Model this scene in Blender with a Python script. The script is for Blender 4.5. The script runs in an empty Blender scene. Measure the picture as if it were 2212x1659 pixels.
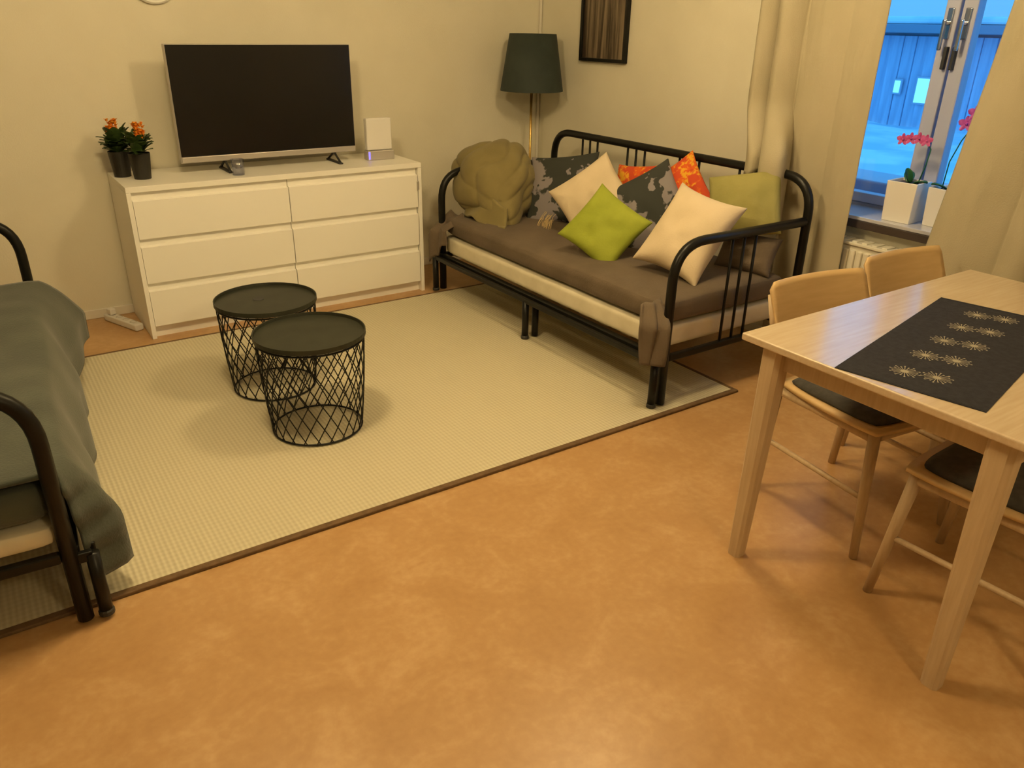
import bpy, bmesh, math, random
from mathutils import Vector, Matrix, noise
PI = math.pi
random.seed(7)
SC = bpy.context.scene
COL = SC.collection

# ---------------------------------------------------------------- camera
cam_d = bpy.data.cameras.new('camera'); cam = bpy.data.objects.new('camera', cam_d); COL.objects.link(cam)
cr = Vector((0.8280, -0.5604, 0.0173)); cu = Vector((0.2222, 0.3563, 0.9076)); cf = Vector((0.5148, 0.7477, -0.4195))
M = Matrix((cr, cu, -cf)).transposed().to_4x4(); M.translation = Vector((-0.599, -4.177, 1.530))
cam.matrix_world = M
cam_d.sensor_fit = 'HORIZONTAL'; cam_d.sensor_width = 36.0; cam_d.lens = 36.0 * 1687.6 / 2212.0
cam_d.clip_start = 0.02; cam_d.clip_end = 300
SC.camera = cam
# ---------------------------------------------------------------- world, lamps, exposure
SC.view_settings.view_transform = 'Standard'; SC.view_settings.look = 'None'
SC.view_settings.gamma = 1.0; SC.view_settings.use_curve_mapping = False
SC.view_settings.exposure = 0.0
w = bpy.data.worlds.new('dusk_sky'); SC.world = w; w.use_nodes = True
wn = w.node_tree.nodes; wl = w.node_tree.links
bg = wn['Background']; bg.inputs[1].default_value = 1.25
tc = wn.new('ShaderNodeTexCoord'); sp = wn.new('ShaderNodeSeparateXYZ'); rmp = wn.new('ShaderNodeValToRGB')
wl.new(tc.outputs['Generated'], sp.inputs[0]); wl.new(sp.outputs['Z'], rmp.inputs[0]); wl.new(rmp.outputs[0], bg.inputs[0])
rmp.color_ramp.elements[0].color = (0.11, 0.46, 0.95, 1); rmp.color_ramp.elements[1].color = (0.11, 0.60, 1.25, 1)
rmp.color_ramp.elements[1].position = 0.45

def lamp(name, loc, power, size, col=(1.0, 0.745, 0.375)):
    d = bpy.data.lights.new(name, 'POINT'); d.energy = power; d.shadow_soft_size = size; d.color = col
    o = bpy.data.objects.new(name, d); o.location = loc; COL.objects.link(o); return o
lamp('ceiling_light_middle', (1.4, -2.1, 2.35), 51, 0.13)
lamp('ceiling_light_left', (-0.08, -1.95, 2.35), 66, 0.13)
lamp('fill_light_behind_camera', (0.3, -5.2, 2.35), 48, 0.15)  # added fill light behind the camera, no such lamp in view

# ---------------------------------------------------------------- materials
def mat(name, col, rough=0.6, metal=0.0, spec=0.5, sheen=0.0):
    m = bpy.data.materials.new(name); m.use_nodes = True
    b = m.node_tree.nodes['Principled BSDF']
    b.inputs['Base Color'].default_value = (*col, 1); b.inputs['Roughness'].default_value = rough
    b.inputs['Metallic'].default_value = metal; b.inputs['Specular IOR Level'].default_value = spec
    if sheen: b.inputs['Sheen Weight'].default_value = sheen
    return m
def noisy(name, c1, c2, scale=8, rough=0.7, detail=5, bump=0.0, bscale=None, stretch=(1, 1, 1), spec=0.5, lo=0.35, hi=0.65, sheen=0, dist=0.0, bdist=0.004):
    m = mat(name, c1, rough, 0, spec, sheen); nt = m.node_tree; n = nt.nodes; l = nt.links
    b = n['Principled BSDF']
    t = n.new('ShaderNodeTexCoord'); mp = n.new('ShaderNodeMapping'); mp.inputs['Scale'].default_value = stretch
    l.new(t.outputs['Object'], mp.inputs[0])
    ns = n.new('ShaderNodeTexNoise'); ns.inputs['Scale'].default_value = scale; ns.inputs['Detail'].default_value = detail
    ns.inputs['Distortion'].default_value = dist
    l.new(mp.outputs[0], ns.inputs['Vector'])
    r = n.new('ShaderNodeValToRGB'); r.color_ramp.elements[0].position = lo; r.color_ramp.elements[1].position = hi
    r.color_ramp.elements[0].color = (*c1, 1); r.color_ramp.elements[1].color = (*c2, 1)
    l.new(ns.outputs['Fac'], r.inputs[0]); l.new(r.outputs[0], b.inputs['Base Color'])
    if bump:
        n2 = n.new('ShaderNodeTexNoise'); n2.inputs['Scale'].default_value = bscale or scale * 6; n2.inputs['Detail'].default_value = 3
        l.new(mp.outputs[0], n2.inputs['Vector'])
        bp = n.new('ShaderNodeBump'); bp.inputs['Strength'].default_value = bump; bp.inputs['Distance'].default_value = bdist
        l.new(n2.outputs['Fac'], bp.inputs['Height']); l.new(bp.outputs[0], b.inputs['Normal'])
    return m
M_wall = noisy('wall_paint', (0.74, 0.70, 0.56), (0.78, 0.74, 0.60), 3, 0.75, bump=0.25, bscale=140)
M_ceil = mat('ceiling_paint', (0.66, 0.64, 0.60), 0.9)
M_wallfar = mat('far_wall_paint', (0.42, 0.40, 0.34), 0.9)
M_white = mat('white_lacquer', (0.93, 0.91, 0.84), 0.42)
M_whiteplastic = mat('white_plastic', (0.82, 0.80, 0.76), 0.35)
M_trim = mat('white_trim', (0.78, 0.74, 0.64), 0.5)
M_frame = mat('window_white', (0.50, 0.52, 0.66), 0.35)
M_black = noisy('black_steel', (0.006, 0.006, 0.005), (0.010, 0.010, 0.008), 20, 0.36, spec=0.28)
M_tabletop_black = noisy('black_lid', (0.022, 0.024, 0.015), (0.032, 0.034, 0.022), 12, 0.45, spec=0.4)
M_screen = mat('black_glass', (0.006, 0.006, 0.006), 0.22)
M_silver = mat('silver_plastic', (0.55, 0.52, 0.48), 0.35, 0.5)
M_dark = mat('dark_plastic', (0.03, 0.03, 0.03), 0.5)
M_birch = noisy('ash_wood', (0.66, 0.53, 0.37), (0.58, 0.44, 0.29), 6, 0.27, stretch=(1, 14, 14), lo=0.3, hi=0.75, spec=0.95)
for _k, _v in (('Coat Weight', .9), ('Coat Roughness', .16)): M_birch.node_tree.nodes['Principled BSDF'].inputs[_k].default_value = _v
M_birchleg = noisy('ash_wood_leg', (0.60, 0.46, 0.29), (0.51, 0.37, 0.22), 8, 0.45, stretch=(12, 12, 1), lo=0.3, hi=0.75)
M_ply = noisy('birch_plywood', (0.68, 0.48, 0.24), (0.60, 0.41, 0.19), 6, 0.4, stretch=(1, 8, 10), lo=0.3, hi=0.75)
M_pad = noisy('charcoal_pad', (0.05, 0.047, 0.042), (0.075, 0.07, 0.06), 40, 0.9, bump=0.3)
M_matt = noisy('cream_mattress', (0.70, 0.64, 0.48), (0.78, 0.72, 0.56), 10, 0.85, bump=0.2, bscale=60)
M_brown = noisy('brown_cover', (0.115, 0.085, 0.055), (0.145, 0.108, 0.072), 5, 0.9, bump=0.4, bscale=120, sheen=0.05)
M_green = noisy('bottle_green_throw', (0.050, 0.060, 0.046), (0.070, 0.082, 0.062), 6, 0.85, bump=0.4, bscale=150, sheen=0.2)
M_khaki = noisy('khaki_blanket', (0.205, 0.165, 0.062), (0.25, 0.205, 0.080), 5, 0.9, bump=0.3, bscale=90, sheen=0.1)
M_olive = noisy('olive_cloth', (0.27, 0.25, 0.075), (0.32, 0.29, 0.095), 9, 0.85, bump=0.3, bscale=120)
M_lime = noisy('lime_cloth', (0.27, 0.32, 0.02), (0.34, 0.39, 0.035), 6, 0.8, bump=0.3, bscale=120)
M_beige = noisy('beige_cloth', (0.64, 0.53, 0.35), (0.70, 0.58, 0.40), 6, 0.85, bump=0.3, bscale=140)
M_teal = noisy('dark_teal_shade', (0.026, 0.037, 0.030), (0.034, 0.046, 0.038), 9, 0.8, bump=0.2, bscale=200)
M_brass = mat('brass', (0.62, 0.42, 0.14), 0.3, 1.0)
M_curtain = noisy('sand_curtain', (0.42, 0.375, 0.26), (0.45, 0.40, 0.285), 4, 0.9, bump=0.25, bscale=200)
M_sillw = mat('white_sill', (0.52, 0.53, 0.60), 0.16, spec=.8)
M_sillshade = mat('painted_sill_shade', (0.055, 0.04, 0.035), 0.5)
M_rad = mat('radiator_enamel', (0.80, 0.77, 0.66), 0.4)
M_leaf = noisy('dark_leaf', (0.035, 0.075, 0.018), (0.07, 0.12, 0.025), 30, 0.5)
M_orchleaf = mat('orchid_leaf', (0.02, 0.13, 0.05), 0.35)
M_orange = noisy('orange_petal', (0.80, 0.24, 0.01), (0.88, 0.36, 0.02), 40, 0.5)
M_pink = noisy('pink_petal', (0.50, 0.05, 0.22), (0.66, 0.12, 0.36), 60, 0.5)
M_magenta = noisy('magenta_petal', (0.40, 0.04, 0.32), (0.62, 0.12, 0.50), 60, 0.5)
M_potdark = noisy('dark_pot', (0.012, 0.011, 0.007), (0.020, 0.018, 0.012), 14, 0.5)
M_potwhite = mat('white_pot', (0.82, 0.79, 0.74), 0.35)
M_soil = noisy('potting_bark', (0.05, 0.03, 0.02), (0.12, 0.08, 0.05), 60, 0.9)
M_chrome = mat('chrome', (0.5, 0.5, 0.52), 0.25, 1.0)
M_snow = noisy('snow', (0.55, 0.72, 0.86), (0.88, 0.94, 0.98), 0.9, 0.6, detail=6, lo=0.42, hi=0.6)
M_plank = noisy('painted_plank', (0.40, 0.44, 0.62), (0.60, 0.66, 0.84), 1.2, 0.6, stretch=(1, 6, 0.5))
M_roof = mat('dark_roof_edge', (0.26, 0.30, 0.40), 0.6)
M_fringe = mat('straw_fringe', (0.62, 0.46, 0.22), 0.8)

def emis(name, col, s):
    m = bpy.data.materials.new(name); m.use_nodes = True; b = m.node_tree.nodes['Principled BSDF']
    b.inputs['Base Color'].default_value = (*col, 1); b.inputs['Emission Color'].default_value = (*col, 1)
    b.inputs['Emission Strength'].default_value = s; return m
M_led = emis('blue_led', (0.20, 0.16, 1.0), 1.6)
M_litpane = emis('lit_pane', (0.25, 0.80, 1.0), 1.1)

def glassmat(name, tint, gl):
    m = bpy.data.materials.new(name); m.use_nodes = True; nt = m.node_tree; nt.nodes.clear()
    o = nt.nodes.new('ShaderNodeOutputMaterial'); t = nt.nodes.new('ShaderNodeBsdfTransparent'); g = nt.nodes.new('ShaderNodeBsdfGlossy')
    mx = nt.nodes.new('ShaderNodeMixShader'); t.inputs[0].default_value = (*tint, 1); g.inputs['Roughness'].default_value = 0.05
    mx.inputs[0].default_value = gl
    nt.links.new(t.outputs[0], mx.inputs[1]); nt.links.new(g.outputs[0], mx.inputs[2]); nt.links.new(mx.outputs[0], o.inputs[0])
    return m
M_pane = glassmat('window_glass', (0.96, 0.98, 1.0), 0.05)
M_tumbler = glassmat('tumbler_glass', (0.80, 0.82, 0.90), 0.22)

# floor: mottled linoleum
def floor_mat():
    m = mat('linoleum', (0.55, 0.33, 0.16), 0.34, spec=0.5); nt = m.node_tree; n = nt.nodes; l = nt.links; b = n['Principled BSDF']
    t = n.new('ShaderNodeTexCoord')
    n1 = n.new('ShaderNodeTexNoise'); n1.inputs['Scale'].default_value = 5.0; n1.inputs['Detail'].default_value = 8; n1.inputs['Roughness'].default_value = 0.62; n1.inputs['Distortion'].default_value = 0.6
    n2 = n.new('ShaderNodeTexNoise'); n2.inputs['Scale'].default_value = 38; n2.inputs['Detail'].default_value = 4
    mx = n.new('ShaderNodeMix'); mx.data_type = 'FLOAT'; mx.inputs[0].default_value = 0.3
    r = n.new('ShaderNodeValToRGB'); e = r.color_ramp.elements
    e[0].position = 0.30; e[0].color = (0.42, 0.235, 0.092, 1); e[1].position = 0.72; e[1].color = (0.60, 0.39, 0.19, 1)
    k = r.color_ramp.elements.new(0.5); k.color = (0.49, 0.29, 0.122, 1)
    l.new(t.outputs['Object'], n1.inputs['Vector']); l.new(t.outputs['Object'], n2.inputs['Vector'])
    l.new(n1.outputs['Fac'], mx.inputs[2]); l.new(n2.outputs['Fac'], mx.inputs[3]); l.new(mx.outputs[0], r.inputs[0])
    l.new(r.outputs[0], b.inputs['Base Color'])
    return m
M_floor = floor_mat()
def rug_mat():
    m = mat('ribbed_rug', (0.66, 0.56, 0.36), 0.95, spec=0.2); nt = m.node_tree; n = nt.nodes; l = nt.links; b = n['Principled BSDF']
    t = n.new('ShaderNodeTexCoord'); s = n.new('ShaderNodeSeparateXYZ'); l.new(t.outputs['Object'], s.inputs[0])
    def wave(out, per):
        a = n.new('ShaderNodeMath'); a.operation = 'MULTIPLY'; a.inputs[1].default_value = 2 * PI / per; l.new(out, a.inputs[0])
        c = n.new('ShaderNodeMath'); c.operation = 'SINE'; l.new(a.outputs[0], c.inputs[0]); return c.outputs[0]
    ax = n.new('ShaderNodeMath'); ax.operation = 'ADD'
    l.new(wave(s.outputs['X'], 0.016), ax.inputs[0]); wy = wave(s.outputs['Y'], 0.022)
    h = n.new('ShaderNodeMath'); h.operation = 'MULTIPLY'; h.inputs[1].default_value = 0.45; l.new(wy, h.inputs[0]); l.new(h.outputs[0], ax.inputs[1])
    r = n.new('ShaderNodeMapRange'); r.inputs[1].default_value = -1.45; r.inputs[2].default_value = 1.45; l.new(ax.outputs[0], r.inputs[0])
    cr_ = n.new('ShaderNodeValToRGB'); cr_.color_ramp.elements[0].color = (0.535, 0.485, 0.335, 1); cr_.color_ramp.elements[1].color = (0.65, 0.60, 0.435, 1)
    l.new(r.outputs[0], cr_.inputs[0]); l.new(cr_.outputs[0], b.inputs['Base Color'])
    bp = n.new('ShaderNodeBump'); bp.inputs['Strength'].default_value = 0.5; bp.inputs['Distance'].default_value = 0.003
    l.new(r.outputs[0], bp.inputs['Height']); l.new(bp.outputs[0], b.inputs['Normal'])
    return m
M_rug = rug_mat()
M_rugedge = noisy('rug_binding', (0.12, 0.07, 0.03), (0.17, 0.10, 0.045), 40, 0.9)

def print_mat(name, base, spots, scale, lo, hi, extra=None, exlo=0.62):
    """woven cotton printed with large leaf or flower blots"""
    m = mat(name, base, 0.85); nt = m.node_tree; n = nt.nodes; l = nt.links; b = n['Principled BSDF']
    t = n.new('ShaderNodeTexCoord'); v = n.new('ShaderNodeTexVoronoi'); v.feature = 'SMOOTH_F1'; v.inputs['Scale'].default_value = scale
    ns = n.new('ShaderNodeTexNoise'); ns.inputs['Scale'].default_value = scale * 2.2; ns.inputs['Detail'].default_value = 3
    mx = n.new('ShaderNodeMix'); mx.data_type = 'RGBA'; mx.inputs[0].default_value = 0.25
    l.new(t.outputs['Object'], ns.inputs['Vector']); l.new(t.outputs['Object'], mx.inputs[6]); l.new(ns.outputs['Color'], mx.inputs[7])
    l.new(mx.outputs[2], v.inputs['Vector'])
    r = n.new('ShaderNodeValToRGB'); e = r.color_ramp.elements
    e[0].position = lo; e[0].color = (*spots, 1); e[1].position = hi; e[1].color = (*base, 1)
    l.new(v.outputs['Distance'], r.inputs[0])
    out = r.outputs[0]
    if extra:
        n3 = n.new('ShaderNodeTexNoise'); n3.inputs['Scale'].default_value = scale * 1.3; l.new(t.outputs['Object'], n3.inputs['Vector'])
        r3 = n.new('ShaderNodeValToRGB'); r3.color_ramp.elements[0].position = exlo - 0.08; r3.color_ramp.elements[1].position = exlo
        m3 = n.new('ShaderNodeMix'); m3.data_type = 'RGBA'; l.new(n3.outputs['Fac'], r3.inputs[0]); l.new(r3.outputs[0], m3.inputs[0])
        l.new(out, m3.inputs[6]); m3.inputs[7].default_value = (*extra, 1); out = m3.outputs[2]
    l.new(out, b.inputs['Base Color']); return m
M_floral = print_mat('charcoal_leaf_print', (0.036, 0.040, 0.034), (0.25, 0.225, 0.235), 7.0, 0.31, 0.36)
M_orangep = print_mat('orange_print', (0.72, 0.12, 0.01), (0.80, 0.40, 0.02), 16, 0.30, 0.42, (0.60, 0.07, 0.015), 0.55)

# ---------------------------------------------------------------- mesh helpers
def link(name, me, m=None, parent=None):
    o = bpy.data.objects.new(name, me); COL.objects.link(o)
    if m is not None: me.materials.append(m)
    if parent is not None: o.parent = parent
    return o
def obj(name, bm, m, parent=None, smooth=False):
    me = bpy.data.meshes.new(name); bmesh.ops.recalc_face_normals(bm, faces=bm.faces); bm.to_mesh(me); bm.free()
    if smooth:
        for p in me.polygons: p.use_smooth = True
    return link(name, me, m, parent)
def box(bm, lo, hi, bev=0.0, seg=2, mtx=None):
    x0, y0, z0 = lo; x1, y1, z1 = hi
    b2 = bmesh.new(); bmesh.ops.create_cube(b2, size=1)
    for v in b2.verts: v.co = Vector(((x0 + x1) / 2 + v.co.x * (x1 - x0), (y0 + y1) / 2 + v.co.y * (y1 - y0), (z0 + z1) / 2 + v.co.z * (z1 - z0)))
    if bev: bmesh.ops.bevel(b2, geom=b2.edges[:], offset=bev, segments=seg, affect='EDGES', profile=0.5)
    if mtx is not None: bmesh.ops.transform(b2, matrix=mtx, verts=b2.verts)
    merge(bm, b2)
def merge(bm, b2):
    me = bpy.data.meshes.new('tmp'); b2.to_mesh(me); b2.free(); bm.from_mesh(me); bpy.data.meshes.remove(me)
def boxo(name, lo, hi, m, parent=None, bev=0.0, seg=2):
    bm = bmesh.new(); box(bm, lo, hi, bev, seg); return obj(name, bm, m, parent)
def tube(bm, pts, r, seg=10, caps=True, r_end=None):
    pts = [Vector(p) for p in pts]; n = len(pts); rings = []
    t0 = (pts[1] - pts[0]).normalized(); ref = Vector((0, 0, 1)) if abs(t0.z) < 0.9 else Vector((1, 0, 0))
    nrm = t0.cross(ref).normalized()
    for i in range(n):
        t = (pts[min(i + 1, n - 1)] - pts[max(i - 1, 0)]).normalized()
        nrm = (nrm - t * nrm.dot(t)).normalized(); bn = t.cross(nrm)
        rr = r if r_end is None else r + (r_end - r) * i / (n - 1)
        rings.append([bm.verts.new(pts[i] + (nrm * math.cos(2 * PI * k / seg) + bn * math.sin(2 * PI * k / seg)) * rr) for k in range(seg)])
    for a, b in zip(rings, rings[1:]):
        for k in range(seg): bm.faces.new((a[k], a[(k + 1) % seg], b[(k + 1) % seg], b[k]))
    if caps: bm.faces.new(rings[0][::-1]); bm.faces.new(rings[-1])
def tubeo(name, pts, r, m, parent=None, seg=10, r_end=None):
    bm = bmesh.new(); tube(bm, pts, r, seg, True, r_end); return obj(name, bm, m, parent, True)
def fillet(pts, rad, n=8):
    pts = [Vector(p) for p in pts]; out = [pts[0]]
    for i in range(1, len(pts) - 1):
        a = (pts[i - 1] - pts[i]).normalized(); b = (pts[i + 1] - pts[i]).normalized()
        p0 = pts[i] + a * rad; p1 = pts[i] + b * rad
        for k in range(n + 1):
            t = k / n; out.append(p0 * (1 - t) ** 2 + pts[i] * 2 * t * (1 - t) + p1 * t * t)
    out.append(pts[-1]); return out
def lathe(bm, prof, seg=32, c=(0, 0, 0)):
    rings = []
    for r, z in prof:
        rings.append([bm.verts.new((c[0] + r * math.cos(2 * PI * k / seg), c[1] + r * math.sin(2 * PI * k / seg), c[2] + z)) for k in range(seg)])
    for a, b in zip(rings, rings[1:]):
        for k in range(seg): bm.faces.new((a[k], a[(k + 1) % seg], b[(k + 1) % seg], b[k]))
    return rings
def latheo(name, prof, m, parent=None, seg=32, c=(0, 0, 0), cap0=True, cap1=True):
    bm = bmesh.new(); R = lathe(bm, prof, seg, c)
    if cap0: bm.faces.new(R[0][::-1])
    if cap1: bm.faces.new(R[-1])
    return obj(name, bm, m, parent, False)
def grid(bm, f, nu, nv):
    V = [[bm.verts.new(f(i / nu, j / nv)) for j in range(nv + 1)] for i in range(nu + 1)]
    for i in range(nu):
        for j in range(nv): bm.faces.new((V[i][j], V[i + 1][j], V[i + 1][j + 1], V[i][j + 1]))
def thing(name, label, cat, loc=(0, 0, 0), rz=0.0, group=None):
    o = bpy.data.objects.new(name, None); COL.objects.link(o); o.location = loc; o.rotation_euler = (0, 0, rz)
    o.empty_display_size = 0.1
    return tag(o, label, cat, group)
def tag(o, label, cat, group=None):
    o['label'] = label; o['category'] = cat
    if group: o['group'] = group
    return o
def struct(o): o['kind'] = 'structure'; return o
def solid(o, th, off=1.0):
    md = o.modifiers.new('thickness', 'SOLIDIFY'); md.thickness = th; md.offset = off; return o

# ---------------------------------------------------------------- room shell
X0, X1, Y0, Y1, ZC = -3.2, 2.80, -6.3, 0.50, 2.55
struct(boxo('floor', (X0 - .1, Y0 - .1, -0.1), (X1 + 0.32, Y1 + .1, 0), M_floor))
struct(boxo('ceiling', (X0 - .1, Y0 - .1, ZC), (X1 + 0.32, Y1 + .1, ZC + .1), M_ceil))
struct(boxo('wall_back', (X0 - .1, Y1, 0), (X1 + 0.32, Y1 + .1, ZC), M_wall))
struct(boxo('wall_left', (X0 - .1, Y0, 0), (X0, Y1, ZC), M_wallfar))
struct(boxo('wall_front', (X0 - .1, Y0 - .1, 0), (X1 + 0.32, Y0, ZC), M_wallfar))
WY0, WY1, WZ0, WZ1 = -3.30, -1.66, 0.735, 2.20      # window opening
bm = bmesh.new()
box(bm, (X1, Y0, 0), (X1 + .32, Y1, WZ0)); box(bm, (X1, Y0, WZ1), (X1 + .32, Y1, ZC))
box(bm, (X1, WY1, WZ0), (X1 + .32, Y1, WZ1)); box(bm, (X1, Y0, WZ0), (X1 + .32, WY0, WZ1))
struct(obj('wall_right', bm, M_wall))
struct(boxo('baseboard_back', (X0, Y1 - .012, 0), (X1, Y1, .05), M_trim, bev=.003))
struct(boxo('baseboard_right', (X1 - .012, Y0, 0), (X1, Y1 - .014, .05), M_trim, bev=.003))
tr = struct(boxo('trim_1', (X1 - .020, Y1 - .020, 0.05), (X1 - .004, Y1 - .004, ZC), M_trim, bev=.004)); tr['label'] = 'thin white strip running up the room corner'

# window: outer frame, two inward opening sashes meeting in the middle, panes, handles
win = bpy.data.objects.new('window_1', None); COL.objects.link(win); win.location = (3.0, -2.24, WZ0); struct(win)
def wpart(name, lo, hi, m, bev=.004, parent=None):
    o = boxo(name, Vector(lo) - win.location, Vector(hi) - win.location, m, parent or win, bev); return o
bm = bmesh.new()
L = win.location
for lo, hi in (((2.98, WY0, WZ0), (3.08, WY0 + .05, WZ1)), ((2.98, WY1 - .05, WZ0), (3.08, WY1, WZ1)), ((2.98, WY0 + .05, WZ0), (3.08, WY1 - .05, WZ0 + .03)), ((2.98, WY0 + .05, WZ1 - .05), (3.08, WY1 - .05, WZ1))):
    box(bm, Vector(lo) - L, Vector(hi) - L, .004)
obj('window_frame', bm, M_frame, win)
for s in (1, -1):
    ya, yb = (-2.235, WY1 - .052) if s == 1 else (WY0 + .052, -2.247)
    bm = bmesh.new(); z0, z1 = WZ0 + .033, WZ1 - .053
    box(bm, Vector((2.965, ya, z0)) - L, Vector((3.025, ya + .062, z1)) - L, .005)
    box(bm, Vector((2.965, yb - .062, z0)) - L, Vector((3.025, yb, z1)) - L, .005)
    box(bm, Vector((2.965, ya + .062, z0)) - L, Vector((3.025, yb - .062, z0 + .045)) - L, .005)
    box(bm, Vector((2.965, ya + .062, z1 - .062)) - L, Vector((3.025, yb - .062, z1)) - L, .005)
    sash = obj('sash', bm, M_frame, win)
    boxo('pane', Vector((2.993, ya + .06, z0 + .043)) - L, Vector((2.997, yb - .06, z1 - .06)) - L, M_pane, sash)
    yc = ya + .031 if s == 1 else yb - .031
    # espagnolette handle: oval plate, neck and lever, with a dark latch below
    bm = bmesh.new()
    box(bm, Vector((2.957, yc - .013, 1.50)) - L, Vector((2.966, yc + .013, 1.62)) - L, .004, 3)
    tube(bm, [Vector((2.957, yc, 1.56)) - L, Vector((2.93, yc, 1.56)) - L], .008)
    box(bm, Vector((2.918, yc - .008, 1.455)) - L, Vector((2.932, yc + .008, 1.575)) - L, .005, 3)
    h = obj('window_handle', bm, M_chrome, sash); h['label'] = 'grey metal window handle'
    bm = bmesh.new(); box(bm, Vector((2.945, ya + .005 if s == 1 else yb - .02, 1.38)) - L, Vector((2.967, ya + .02 if s == 1 else yb - .005, 1.47)) - L, .003)
    h = obj('hinge', bm, M_dark, sash); h['label'] = 'dark hinge'
bm = bmesh.new(); box(bm, Vector((2.73, WY0 - .03, .735)) - L, Vector((2.98, WY1 + .03, .752)) - L, .003)
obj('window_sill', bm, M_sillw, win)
bm = bmesh.new(); box(bm, Vector((2.727, WY0 - .03, .700)) - L, Vector((2.745, WY1 + .03, .7345)) - L, .002)  # dark strip stands in for the shade under the overhanging sill
o = obj('sill_shade_strip', bm, M_sillshade, win); o['label'] = 'dark brown strip painted as the shade below the sill'

bm = bmesh.new(); box(bm, Vector((3.125, WY0 - .1, .70)) - L, Vector((3.42, WY1 + .1, .845)) - L, .012, 3)
o = obj('outer_ledge', bm, M_frame, win); o['label'] = 'pale ledge outside the glass'
# ---------------------------------------------------------------- outdoors: snow and a boarded shed
bm = bmesh.new()
def snow(u, v):
    x = 3.3 + 14.55 * u ** 1.5; y = -25 + 70 * v
    z = -0.45 + 0.16 * noise.noise(Vector((x * .55, y * .55, 1))) + 0.05 * noise.noise(Vector((x * 2.1, y * 2.1, 4)))
    return Vector((x, y, z))
grid(bm, snow, 60, 120); sn = obj('snow_ground', bm, M_snow, None, True); tag(sn, 'uneven snow lying outside the window up to the shed', 'snow'); sn['kind'] = 'stuff'
shed = thing('shed', 'long low boarded shed seen across the snow through the window', 'building', (18, 6, -.6))
boxo('wall', (0.05, -12, 0), (4, 14, 2.10), M_roof, shed)
pm = None
for k in range(50):
    y = -3 + k * .30
    if pm is None:
        o = boxo('plank', (-.03, -.146, 0), (.045, .146, 2.02), M_plank, shed, .006, 1); pm = o.data
    else: o = link('plank', pm, None, shed)
    o.location = (-0.03 * ((k * 7) % 3), y, 0)
boxo('roof_edge', (-.45, -12.3, 2.08), (4.3, 14.3, 2.26), M_roof, shed, .02)
boxo('roof_snow', (-.40, -12.3, 2.262), (4.3, 14.3, 2.42), M_snow, shed, .05)
for yy, zz, ww, hh in ((.30, .62, .34, .52), (.95, .80, .14, .26)):
    f = boxo('window', (-.14, yy - ww / 2 - .04, zz - .04), (-.09, yy + ww / 2 + .04, zz + hh + .04), M_frame, shed, .005)
    boxo('pane', (-.15, yy - ww / 2, zz), (-.135, yy + ww / 2, zz + hh), M_litpane, f)

# ---------------------------------------------------------------- radiator under the window
rad = thing('radiator', 'cream ribbed panel radiator under the window behind the dining chairs', 'radiator', (2.70, -2.55, .14))
boxo('panel', (.01, -.62, 0), (.075, .62, .485), M_rad, rad, .008)
bm = bmesh.new(); box(bm, (-.004, -.625, .486), (.082, .625, .500), .003)
for i in range(24): box(bm, (.006, -.60 + i * .05, .5), (.07, -.575 + i * .05, .506), .001, 1)
obj('top_grille', bm, M_rad, rad)
bm0 = bmesh.new(); box(bm0, (-.004, -.0125, .02), (.012, .0125, .465), .006, 2); rib = None
for i in range(34):
    if rib is None: o = obj('rib', bm0, M_rad, rad); rib = o.data
    else: o = link('rib', rib, None, rad)
    o.location = (0, -.59 + i * .0357, 0)
tubeo('pipe', [(.04, .64, .06), (.04, .70, .06), (.04, .70, -.14)], .009, M_rad, rad)
boxo('valve', (.015, .615, .03), (.065, .665, .09), M_whiteplastic, rad, .01)

# ---------------------------------------------------------------- rug
rug = thing('rug', 'large beige ribbed flat-woven rug with dark brown binding under both daybeds', 'rug', (0.6, -1.08, 0))
boxo('weave', (-1.50, -.975, 0.001), (1.50, .975, .009), M_rug, rug, .002, 1)
for nm, lo, hi in (('binding', (-1.515, -.998, .001), (1.515, -.972, .012)), ('binding', (-1.515, .972, .001), (1.515, .986, .012)), ('binding', (-1.515, -.972, .001), (-1.498, .972, .012)), ('binding', (1.498, -.972, .001), (1.515, .972, .012))):
    boxo(nm, lo, hi, M_rugedge, rug, .003, 2)

# ---------------------------------------------------------------- chest of drawers
dr = thing('chest_of_drawers', 'wide white six-drawer chest under the television', 'dresser', (0, 0, 0))
boxo('top', (0, -.002, .752), (1.60, .48, .78), M_white, dr, .002)
boxo('side_panel', (0, -.002, 0), (.022, .48, .7515), M_white, dr, .0015)
boxo('side_panel', (1.578, -.002, 0), (1.60, .48, .7515), M_white, dr, .0015)
boxo('back_panel', (.023, .462, .05), (1.577, .474, .751), M_white, dr)
boxo('divider', (.794, .03, .06), (.806, .46, .751), M_white, dr)
boxo('plinth', (.023, .035, 0.0), (1.577, .055, .062), M_white, dr)
def drawer_front(x0, x1, z0, z1):
    bm = bmesh.new(); g = .040        # top strip is set back to form the finger grip
    pr = [(0, z0), (0, z1 - g), (.020, z1 - g + .006), (.020, z1), (.032, z1), (.032, z0)]
    a = [bm.verts.new((x0, y, z)) for y, z in pr]; b = [bm.verts.new((x1, y, z)) for y, z in pr]
    bm.faces.new(a); bm.faces.new(b[::-1])
    for k in range(6): bm.faces.new((a[k], b[k], b[(k + 1) % 6], a[(k + 1) % 6]))
    return bm
for c in range(2):
    x0 = .024 + c * .777; x1 = x0 + .775 - .003
    for r_ in range(3):
        z0 = .066 + r_ * .2285
        d = obj('drawer', drawer_front(x0, x1, z0, z0 + .2255), M_white, dr)
        boxo('drawer_box', (x0 + .01, .0325, z0 + .01), (x1 - .01, .43, z0 + .17), M_white, d)
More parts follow.
